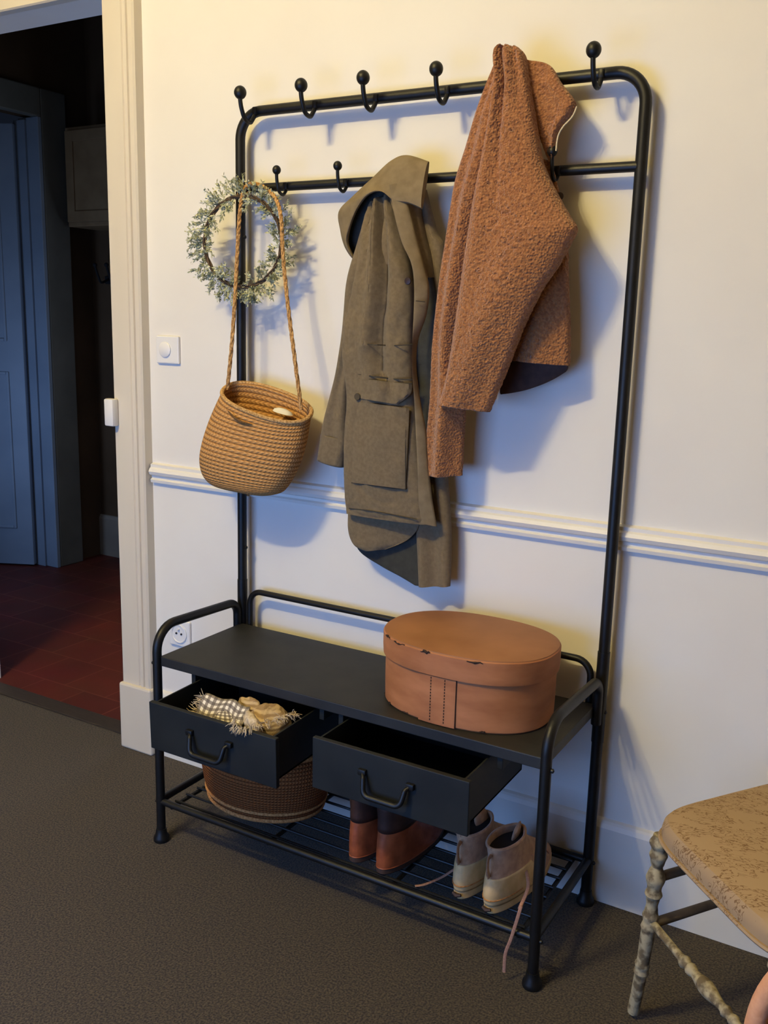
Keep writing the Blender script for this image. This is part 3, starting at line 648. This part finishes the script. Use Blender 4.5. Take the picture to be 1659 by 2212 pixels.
for (ax, ay, bx, by, d) in rr:
    a = at(ax, ay, YG); b = at(bx, by, YG); q = ell((a+b)/2, b-a, (b-a).length/2*.985, d); kk = max(0, 1-len(rings)/16)
    for v_ in q: v_.z += kk*(v_.y-YG)/d*.024
    rings.append(q)
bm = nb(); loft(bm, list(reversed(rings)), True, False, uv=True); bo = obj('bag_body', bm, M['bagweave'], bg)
bo.modifiers.remove(bo.modifiers['edges']); md = bo.modifiers.new('thickness', 'SOLIDIFY'); md.thickness = .006; md.offset = -1
bm = nb(); r0 = rings[0]; tube(bm, r0+[r0[0]], .0052, 8); obj('rim_braid', bm, M['jute'], bg)
bm = nb(); sl = [at(x, y, YG-.0625-.002*math.sin(math.pi*i/19)) for i, (x, y) in enumerate(cr([(492, 887), (506, 902), (524, 912), (545, 917)], 20))]
tube(bm, sl, [.0008+.0026*math.sin(math.pi*i/19) for i in range(20)], 8); obj('handle_slot', bm, M['jute_dark'], bg)
rows = [(560, 868, 636, 890, -.150, -.150, .004), (556, 880, 628, 902, -.150, -.150, .006), (552, 895, 620, 915, -.150, -.150, .004)]
c_ = (rings[3][0]+rings[3][28])/2; bm = nb()
a = at(590, 880, YG+.020); b = at(632, 893, YG+.020)
rw = [ell((a+b)/2+Vector((0, 0, -.006)), b-a, .028, .016, 24), ell((a+b)/2, b-a, .024, .012, 24), ell((a+b)/2+Vector((0, 0, .004)), b-a, .012, .006, 24)]
loft(bm, rw); obj('inner_cloth', bm, M['cotton'], bg)
def rope(pts, r_, name, parent, n=120, tw=36, m_='rope'):
    P = crv(pts, n)
    for k in range(3):
        bm = nb(); q = []
        for i, p in enumerate(P):
            t = (P[min(i+1, n-1)]-P[max(i-1, 0)]).normalized(); s = t.cross(Vector((0, 1, 0))).normalized(); b_ = t.cross(s)
            ph = tw*2*math.pi*i/n/2+k*2*math.pi/3; q.append(p+(s*math.cos(ph)+b_*math.sin(ph))*r_*.5)
        tube(bm, q, r_*.62, 6); obj(name, bm, M[m_], parent)
strap = [at(491, 842, YG), at(501, 740, YG), at(509, 620, -.108), at(514, 520, -.094), at(519, 450, -.086), at(527, 412, -.076), at(540, 398, -.062), at(556, 398, -.054), at(576, 408, -.062), at(596, 430, -.078), at(607, 470, -.090), at(612, 560, -.100), at(622, 660, -.110), at(636, 770, YG), at(651, 885, YG)]
rope(strap, .0048, 'strap_cord', bg, 150, 44)

# ------------------------------------------------------------------ oval box
BX = Vector((.757, -.205, ZS)); BA = R(0)
bxo = thing('oval_bentwood_box', 'large oval orange brown bentwood box with lid on the bench', 'box', BX)
def sup(a, b, z, n=96, pw=.86, c=BX, rot=BA):
    out = []
    for k in range(n):
        th = 2*math.pi*k/n; x = math.copysign(abs(math.cos(th))**pw, math.cos(th))*a; y = math.copysign(abs(math.sin(th))**pw, math.sin(th))*b
        out.append(Vector((c.x+x*math.cos(rot)-y*math.sin(rot), c.y+x*math.sin(rot)+y*math.cos(rot), z)))
    return out
BXA, BXB = .187, .138; zt = ZS+.157; zl = ZS+.106
bm = nb(); loft(bm, [sup(BXA-.004, BXB-.004, ZS+.0005), sup(BXA-.001, BXB-.001, ZS+.004), sup(BXA, BXB, ZS+.05), sup(BXA, BXB, zl+.03)]); obj('box_body', bm, M['bentwood'], bxo)
bm = nb(); loft(bm, [sup(BXA+.0005, BXB+.0005, zl), sup(BXA+.005, BXB+.005, zl+.001), sup(BXA+.006, BXB+.006, zl+.02), sup(BXA+.006, BXB+.006, zt-.003), sup(BXA+.003, BXB+.003, zt)]); ld = obj('lid', bm, M['bentwood'], bxo)
bm = nb(); loft(bm, [sup(BXA+.004, BXB+.004, zt-.002), sup(BXA+.0035, BXB+.0035, zt+.001), sup(BXA+.001, BXB+.001, zt+.0018)]); obj('lid_top', bm, M['bentwood_top'], ld)
def side(th_deg, z, off=.0005, a=BXA, b=BXB, pw=.86):
    th = R(th_deg); x = math.copysign(abs(math.cos(th))**pw, math.cos(th))*(a+off); y = math.copysign(abs(math.sin(th))**pw, math.sin(th))*(b+off)
    return Vector((BX.x+x*math.cos(BA)-y*math.sin(BA), BX.y+x*math.sin(BA)+y*math.cos(BA), z))
bm = nb(); n = 14; A = []
for off in (.0002, .0022):
    A.append([[bm.verts.new(side(278+d_, z, off)) for d_ in [(-20+20*i/n) for i in range(n+1)]] for z in (ZS+.002, zl-.001)])
for i in range(n):
    bm.faces.new((A[1][0][i], A[1][0][i+1], A[1][1][i+1], A[1][1][i]))
for j in (0, n): bm.faces.new((A[0][0][j], A[1][0][j], A[1][1][j], A[0][1][j]))
ov = obj('overlap_band', bm, M['bentwood'], bxo)
for dg in (265.5, 272):
    bm = nb()
    for i in range(15):
        z0 = ZS+.008+i*.0065; tube(bm, [side(dg, z0, .0026), side(dg, z0+.0036, .0026)], .0011, 5)
    obj('stitch_row', bm, M['stitch'], bxo)
bm = nb(); tube(bm, [side(278.3, ZS+.002, .0012), side(278.3, zl-.001, .0012)], .0009, 5); obj('overlap_edge', bm, M['stitch'], bxo)
rnd = random.Random(5)
for dg, L_ in ((224, 9), (240, 12), (262, 6), (289, 10)):
    bm = nb(); q = [side(dg+L_*(i/6-.5), zt-.003+rnd.uniform(-.0025, .0015), .0058) for i in range(7)]
    tube(bm, q, [.0008+.0026*rnd.random()*math.sin(math.pi*(i+.5)/7) for i in range(7)], 6); obj('wear_mark', bm, M['stain'], ld)
for dg, L_ in ((205, 6), (226, 4), (246, 6), (274, 4), (296, 4)):
    bm = nb(); q = [side(dg+L_*(i/6-.5), ZS+.004+rnd.uniform(-.001, .002), .0002) for i in range(7)]
    tube(bm, q, [.0005+.0018*rnd.random()*math.sin(math.pi*(i+.5)/7) for i in range(7)], 6); obj('wear_mark', bm, M['stain'], bxo)

# ------------------------------------------------------------------ cloths in the left drawer
def fringe_on(edge, parent, L=.014, m_='fringe', seed=1, n=40, dirn=Vector((0, 0, -1))):
    rn = random.Random(seed); bm = nb(); E_ = crv(edge, n)
    for p in E_:
        for _ in range(2):
            d = (dirn+Vector([rn.uniform(-.7, .7) for _ in range(3)])).normalized(); q = p+Vector([rn.uniform(-.003, .003) for _ in range(3)])
            tube(bm, [q, q+d*L*.5+Vector([rn.uniform(-.002, .002) for _ in range(3)]), q+d*L], [.0009, .0008, .0004], 4)
    obj('fringe', bm, M[m_], parent)
ck = thing('checked_cloth', 'grey and cream checked cloth bundled in the left drawer', 'cloth', (.28, -.44, .40))
def bundle(c, ax, bx, h, amp, seed, nu=70, nv=44, uvs=True, squ=1.0):
    "a crumpled rounded heap of folded cloth"
    bm = nb(); lay = bm.loops.layers.uv.verify(); V = []
    for j in range(nv+1):
        v = j/nv; row = []
        for i in range(nu):
            u = i/nu; th = 2*math.pi*u; ph = math.pi*(v-.5)
            d = Vector((math.cos(th)*math.cos(ph), math.sin(th)*math.cos(ph), math.sin(ph)))
            n = noise.noise(d*1.7+Vector((seed, 0, 0)))*.9 + .5*abs(noise.noise(Vector((d.x*4.5, d.y*2.2, d.z*3+seed))))+ .35*math.sin(6*d.x+3*d.z+seed)*math.cos(3*d.y)
            p = Vector(c)+Vector(ax)*d.x+Vector(bx)*d.y+Vector((0, 0, h))*d.z; p += Vector((d.x, d.y, d.z*.8))*n*amp
            row.append(bm.verts.new(p))
        V.append(row)
    for j in range(nv):
        for i in range(nu):
            f = bm.faces.new((V[j][i], V[j][(i+1) % nu], V[j+1][(i+1) % nu], V[j+1][i]))
            for lp, (a, b) in zip(f.loops, ((i, j), (i+1, j), (i+1, j+1), (i, j+1))): lp[lay].uv = (a/nu*3, b/nv*1.6)
    return bm
bm = bundle((.262, -.430, .412), (.070, -.004, .004), (-.006, .042, 0), .036, .006, 2.0); obj('folded_cloth', bm, M['check'], ck)
# the front fold, a stiff lip of cloth leaning on the drawer front
bm = nb(); lay = bm.loops.layers.uv.verify(); g = []
for j in range(15):
    v = j/14; row = []
    for i in range(25):
        u = i/24; x = .205+.128*u+.010*v; y = -.425-.060*v-.004*math.sin(u*9); z = .462-.028*v-.024*v*v-.012*u*v+.003*math.sin(u*12+v*4)
        row.append(bm.verts.new((x, y, z)))
    g.append(row)
for j in range(14):
    for i in range(24):
        f = bm.faces.new((g[j][i], g[j][i+1], g[j+1][i+1], g[j+1][i]))
        for lp, (a, b) in zip(f.loops, ((i, j), (i+1, j), (i+1, j+1), (i, j+1))): lp[lay].uv = (a/24*.95, b/14*.48)
obj('front_fold', bm, M['check'], ck, solid=.004)
fringe_on([(.200, -.425, .456), (.204, -.445, .446), (.208, -.470, .430)], ck, .022, seed=4, n=16, dirn=Vector((-1, 0, .1)))
ts = thing('tan_scarf', 'tan striped wool scarf with pale frayed fringe heaped in the left drawer', 'scarf', (.39, -.42, .40))
bm = bundle((.372, -.415, .420), (.052, .010, 0), (-.01, .052, 0), .046, .008, 6.3); obj('scarf_body', bm, M['tanfringe'], ts)
bm = bundle((.372, -.470, .450), (.030, -.010, -.004), (-.008, .018, 0), .018, .005, 9.1, 50, 30); obj('folded_end', bm, M['fringe'], ts)
bm = bundle((.310, -.400, .448), (.040, -.005, 0), (-.01, .020, 0), .016, .006, 3.1, 40, 24); obj('rear_fold', bm, M['tanfringe'], ts)
fringe_on([(.345, -.496, .462), (.362, -.514, .458), (.385, -.514, .458), (.400, -.496, .464)], ts, .018, seed=2, n=26, dirn=Vector((0, -.5, -.8)))
fringe_on([(.402, -.485, .458), (.420, -.455, .464), (.432, -.425, .466), (.436, -.400, .464)], ts, .018, seed=6, n=30, dirn=Vector((.5, -.3, -.2)))

# ------------------------------------------------------------------ wicker basket on the shoe rack
WB = Vector((.210, -.210, ZR))
wb = thing('oval_wicker_basket', 'oval brown wicker basket on the shoe rack below the left drawer', 'basket', WB)
def wel(a, b, z, n=80): return [Vector((WB.x+math.cos(2*math.pi*k/n)*a, WB.y+math.sin(2*math.pi*k/n)*b, WB.z+z)) for k in range(n)]
bm = nb(); loft(bm, [wel(.150, .112, .0005), wel(.160, .120, .01), wel(.172, .128, .05), wel(.180, .134, .10), wel(.187, .139, .172)], True, False, uv=True)
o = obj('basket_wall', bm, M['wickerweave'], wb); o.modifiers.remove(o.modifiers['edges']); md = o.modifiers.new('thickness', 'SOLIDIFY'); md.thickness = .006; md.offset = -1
for a, b, z, r_, nm in ((.157, .119, .006, .0055, 'base_braid'), (.164, .125, .026, .004, 'base_braid'), (.189, .141, .173, .006, 'rim_braid')):
    bm = nb(); q = wel(a, b, z); tube(bm, q+[q[0]], r_, 8); obj(nm, bm, M['wicker_pale'], wb)

# ------------------------------------------------------------------ shoes
def shoe(name, label, cat, group, heel, ang, levels, sole_h, L, W, mats, open_=True):
    """levels: (z, heel offset, length, width) rings from sole to collar; heel at origin, toe towards +y"""
    X = Matrix.Translation((heel[0], heel[1], ZR)) @ Matrix.Rotation(R(ang), 4, 'Z')
    t = thing(name, label, cat, (heel[0], heel[1], ZR), group)
    def ring(z, h0, ln, wd, n=40):
        out = []
        for k in range(n):
            th = 2*math.pi*k/n; c, s = math.cos(th), math.sin(th); y = h0+ln/2-math.copysign(abs(c)**.92, c)*ln/2
            f = (y-h0)/max(ln, 1e-4); ww = wd/2*.80*(1+.10*math.sin(math.pi*min(1, f*1.15)) - .30*max(0, f-.72)/.28*.6)
            out.append(X @ Vector((math.copysign(abs(s)**.88, s)*ww, y, z)))
        return out
    bm = nb(); loft(bm, [ring(.0005, .004, L-.006, W*.92), ring(.004, 0, L, W), ring(sole_h, 0, L, W), ring(sole_h+.002, .003, L-.006, W*.94)]); obj('sole', bm, mats[1], t)
    bm = nb(); loft(bm, [ring(*q) for q in cr(levels, 34)], True, not open_)
    obj('upper', bm, mats[0], t, solid=.0035 if open_ else 0)
    if open_:
        z, h0, ln, wd = levels[-1]; z2, h2, l2, w2 = levels[-2]
        bm = nb(); loft(bm, [ring(z2, h2+.006, l2-.012, w2-.012), ring(z-.012, h0+.004, ln-.008, wd-.008), ring(z-.010, h0+.02, ln-.04, wd*.5)]); obj('inner_lining', bm, M['shoe_in'], t)
    return t, X, ring
boot_lv = [(.016, .003, .255, .082), (.035, .001, .250, .083), (.055, .002, .225, .080), (.075, .004, .175, .074), (.095, .007, .135, .070), (.12, .008, .115, .070), (.15, .006, .110, .074), (.175, .004, .108, .078)]
for i, (hx, hy, an, lb) in enumerate(((.556, -.346, -3, 'left tan leather ankle boot, heel out, partly behind the right drawer'), (.630, -.352, -5, 'right tan leather ankle boot, heel out, next to the sneakers side'))):
    lb = ('tan leather ankle boot nearer the wicker basket, heel facing out', 'tan leather ankle boot nearer the pale sneakers, heel facing out')[i]
    t, X, ring = shoe('ankle_boot', lb, 'boot', None, (hx, hy), an, boot_lv, .014, .262, .086, (M['tan'], M['sole']))
    bm = nb(); rr = [ring(z, h-.0015, l+.003, w+.003) for z, h, l, w in ((.098, .007, .132, .070), (.11, .0075, .122, .070), (.125, .008, .115, .070), (.15, .006, .110, .074), (.176, .004, .108, .078))]
    loft(bm, rr, False, False); obj('shaft', bm, M['darkleather'], t, solid=.002, label='dark brown upper shaft')
    bm = nb(); q = ring(.0155, .001, .258, .084); tube(bm, q+[q[0]], .0018, 5); obj('welt', bm, M['tan'], t)
sn_lv = [(.020, .003, .262, .076), (.04, .000, .258, .078), (.060, .002, .232, .075), (.080, .006, .195, .069), (.100, .009, .160, .063), (.12, .010, .132, .062), (.145, .006, .120, .066)]
def sneaker(hx, hy, an, lb, flop):
    t, X, ring = shoe('sneaker', lb, 'sneaker', None, (hx, hy), an, sn_lv, .022, .268, .082, (M['pinkgrey'], M['cream']))
    # cream heel counter wraps the back half
    bm = nb(); V = []
    for z, h0, ln, wd in cr([(.020, .0, .262, .080), (.042, -.003, .258, .0825), (.062, -.001, .230, .079), (.080, .003, .196, .073)], 10):
        rg = ring(z, h0, ln, wd); V.append([bm.verts.new(rg[k % 40]) for k in range(-11, 12)])
    for j in range(len(V)-1):
        for k in range(len(V[0])-1): bm.faces.new((V[j][k], V[j][k+1], V[j+1][k+1], V[j+1][k]))
    obj('heel_counter', bm, M['cream'], t, solid=.003, label='cream heel cap')
    bm = nb(); rg = ring(.034, -.0045, .262, .0845); tube(bm, [rg[k % 40] for k in range(-8, 9)], .0016, 6); obj('foxing_line', bm, M['wicker_pale'], t)
    bm = nb(); tube(bm, [X @ Vector((-.010, -.004, .016)), X @ Vector((0, -.0055, .013)), X @ Vector((.010, -.004, .016))], [.003, .005, .003], 6); obj('heel_patch', bm, M['sole'], t)
    bm = nb(); tg = [X @ Vector(p) for p in ((0, .125, .085), (0, .112, .115), (flop*.3, .100, .140), (flop, .088, .158))]
    tube(bm, crv(tg, 14), [.020, .021, .022, .022, .023, .023, .024, .024, .025, .025, .024, .023, .020, .014], 14, flat=.22); obj('tongue', bm, M['pinkgrey'], t)
    bm = nb(); rg = ring(.146, .005, .122, .068); tube(bm, rg+[rg[0]], .0035, 8); obj('collar', bm, M['pinkgrey'], t)
    for i in range(5):
        y = .115+.020*i; z = .100-.008*i
        bm = nb(); tube(bm, crv([X @ Vector((-.030, y, z-.012)), X @ Vector((-.012, y+.004, z+.002)), X @ Vector((.012, y+.006, z+.002)), X @ Vector((.030, y+.012, z-.014))], 12), .0024, 6); obj('lace', bm, M['lace'], t)
    bm = nb(); tube(bm, crv([X @ Vector((0, -.001, .085)), X @ Vector((0, -.008, .110)), X @ Vector((0, -.006, .134)), X @ Vector((0, .002, .128))], 12), .006, 8, flat=.3); obj('pull_tab', bm, M['pinkgrey'], t)
    return t
s1 = sneaker(.815, -.340, -3, 'pale sneaker with cream heel, left one of the pair on the rack', -.008)
s2 = sneaker(.889, -.352, -7, 'pale sneaker with cream heel and trailing lace, right one of the pair', .010)
bm = nb(); tube(bm, crv([(.930, -.255, .180), (.955, -.300, .170), (.958, -.350, .150), at(1125, 1960, -.372), at(1105, 2025, -.384), at(1092, 2060, -.386), at(1089, 2100, -.386)], 50), .0036, 8, flat=.5); obj('trailing_lace', bm, M['lace'], s2)
bm = nb(); tube(bm, crv([(.812, -.24, .160), (.782, -.27, .140), (.757, -.30, .122), (.735, -.335, .1165), (.720, -.352, .1165)], 34), .0036, 8, flat=.5); obj('trailing_lace', bm, M['lace'], s1)

# ------------------------------------------------------------------ chair at the right edge
CH = Vector((1.226, -.375, 0)); A1 = Vector((.70, -.715, 0)).normalized(); B1 = Vector((.56, .83, 0)).normalized()
ch = thing('upholstered_chair', 'old chair with flaking white turned legs and beige script-print seat', 'chair', CH+A1*.17+B1*.17)
SW = .37
def cpt(a, b, z): return CH+A1*a+B1*b+Vector((0, 0, z))
def seat_ring(s, z, n=64):
    out = []
    for k in range(n):
        th = 2*math.pi*k/n; x = math.copysign(abs(math.cos(th))**.34, math.cos(th)); y = math.copysign(abs(math.sin(th))**.34, math.sin(th))
        out.append(cpt(SW/2-.012+x*(SW/2+.008)*s, SW/2-.012+y*(SW/2+.008)*s, z))
    return out
bm = nb(); loft(bm, [seat_ring(.96, .405), seat_ring(1.0, .412), seat_ring(1.005, .430), seat_ring(.992, .442), seat_ring(.965, .449), seat_ring(.85, .454), seat_ring(.5, .458), seat_ring(.15, .459)]); obj('seat_cushion', bm, M['script'], ch)
bm = nb(); q = seat_ring(1.012, .415); tube(bm, q+[q[0]], .004, 6); obj('seat_piping', bm, M['script'], ch)
def turned(p0, p1, rings_, bend=Vector((0, 0, 0)), base=.013, n=90):
    P = [p0.lerp(p1, i/(n-1))+bend*((i/(n-1))**2.2) for i in range(n)]
    rad = []
    for i in range(n):
        t = i/(n-1); r_ = base*(1-.12*t)
        for c, wd, h in rings_: r_ += h*math.exp(-((t-c)/wd)**2)
        rad.append(r_)
    bm = nb(); tube(bm, P, rad, 14); return bm
RG = [(.04, .02, .006), (.10, .018, .004), (.16, .012, -.003), (.22, .03, .005), (.30, .012, .004), (.36, .02, -.002), (.42, .014, .003), (.48, .012, .003), (.55, .05, .001), (.70, .012, .003), (.74, .012, .003)]
for a, b, out in ((0, 0, (-1, -.1)), (SW-.03, 0, (.1, -1)), (0, SW-.03, (-.1, 1)), (SW-.03, SW-.03, (1, .1))):
    o_ = Vector((out[0], out[1], 0)).normalized()
    p1 = cpt(a, b, .012)+o_*.008
    bm = turned(cpt(a, b, .41), p1, RG, Vector((o_.x*.020, o_.y*.020+ (.035 if (a == 0 and b == 0) else 0), 0)))
    obj('leg', bm, M['turned'], ch)
STR = [(.32, .02, .005), (.38, .015, .005), (.52, .08, .007), (.68, .015, .004), (.74, .015, .004)]
z = .225
for p, q, m_, z_, rg_, r_ in ((cpt(0, 0, 0), cpt(SW-.03, 0, 0), 'turned', .232, STR, .0075), (cpt(0, 0, 0), cpt(0, SW-.03, 0), 'darkrail', .232, [], .009), (cpt(0, SW-.03, 0), cpt(SW-.03, SW-.03, 0), 'turned', z, STR, .0075), (cpt(0, 0, 0), cpt(0, SW-.03, 0), 'darkrail', .325, [], .009), (cpt(SW-.03, 0, 0), cpt(SW-.03, SW-.03, 0), 'darkrail', .29, [], .009)):
    bm = turned(p+Vector((0, 0, z_)), q+Vector((0, 0, z_)), rg_, base=r_, n=60); obj('stretcher', bm, M[m_], ch)

# ------------------------------------------------------------------ basket at the bottom right corner
KB = Vector((1.655, -.80, 0))
kb = thing('hoop_handled_basket', 'brown cane basket with a pinkish hoop handle beside the chair', 'basket', KB)
prof = [(.15, .001), (.165, .02), (.18, .15), (.19, .28), (.195, .40)]
bm = nb(); loft(bm, [[KB+Vector((math.cos(2*math.pi*k/56)*r_, math.sin(2*math.pi*k/56)*r_, z_)) for k in range(56)] for r_, z_ in cr(prof, 20)], True, False, uv=True)
o = obj('basket_wall', bm, M['caneweave'], kb); md = o.modifiers.new('thickness', 'SOLIDIFY'); md.thickness = .006; md.offset = -1
bm = nb(); tube(bm, [KB+Vector((math.cos(2*math.pi*k/56)*.196, math.sin(2*math.pi*k/56)*.196, .402)) for k in range(57)], .007, 8); obj('rim', bm, M['brownweave'], kb)
bm = nb(); tube(bm, [KB+Vector((-.200, 0, .34))]+[KB+Vector((-math.cos(math.pi*k/40)*.200, 0, .41+math.sin(math.pi*k/40)*.205)) for k in range(41)]+[KB+Vector((.200, 0, .34))], .0135, 14); obj('hoop_handle', bm, M['terracotta'], kb)

# ------------------------------------------------------------------ the lamp that lights the room
lp = thing('pendant_lamp', 'small three-bulb pendant lamp hanging from the ceiling', 'lamp', (LAMP.x, LAMP.y, H))
bm = nb(); tube(bm, [(LAMP.x, LAMP.y, H), (LAMP.x, LAMP.y, LAMP.z+.10)], .006, 8); obj('stem', bm, M['black'], lp)
bm = nb(); tube(bm, [(LAMP.x-.15, LAMP.y-.03, LAMP.z+.10), (LAMP.x+.15, LAMP.y+.03, LAMP.z+.10)], .006, 8); obj('arm', bm, M['black'], lp)
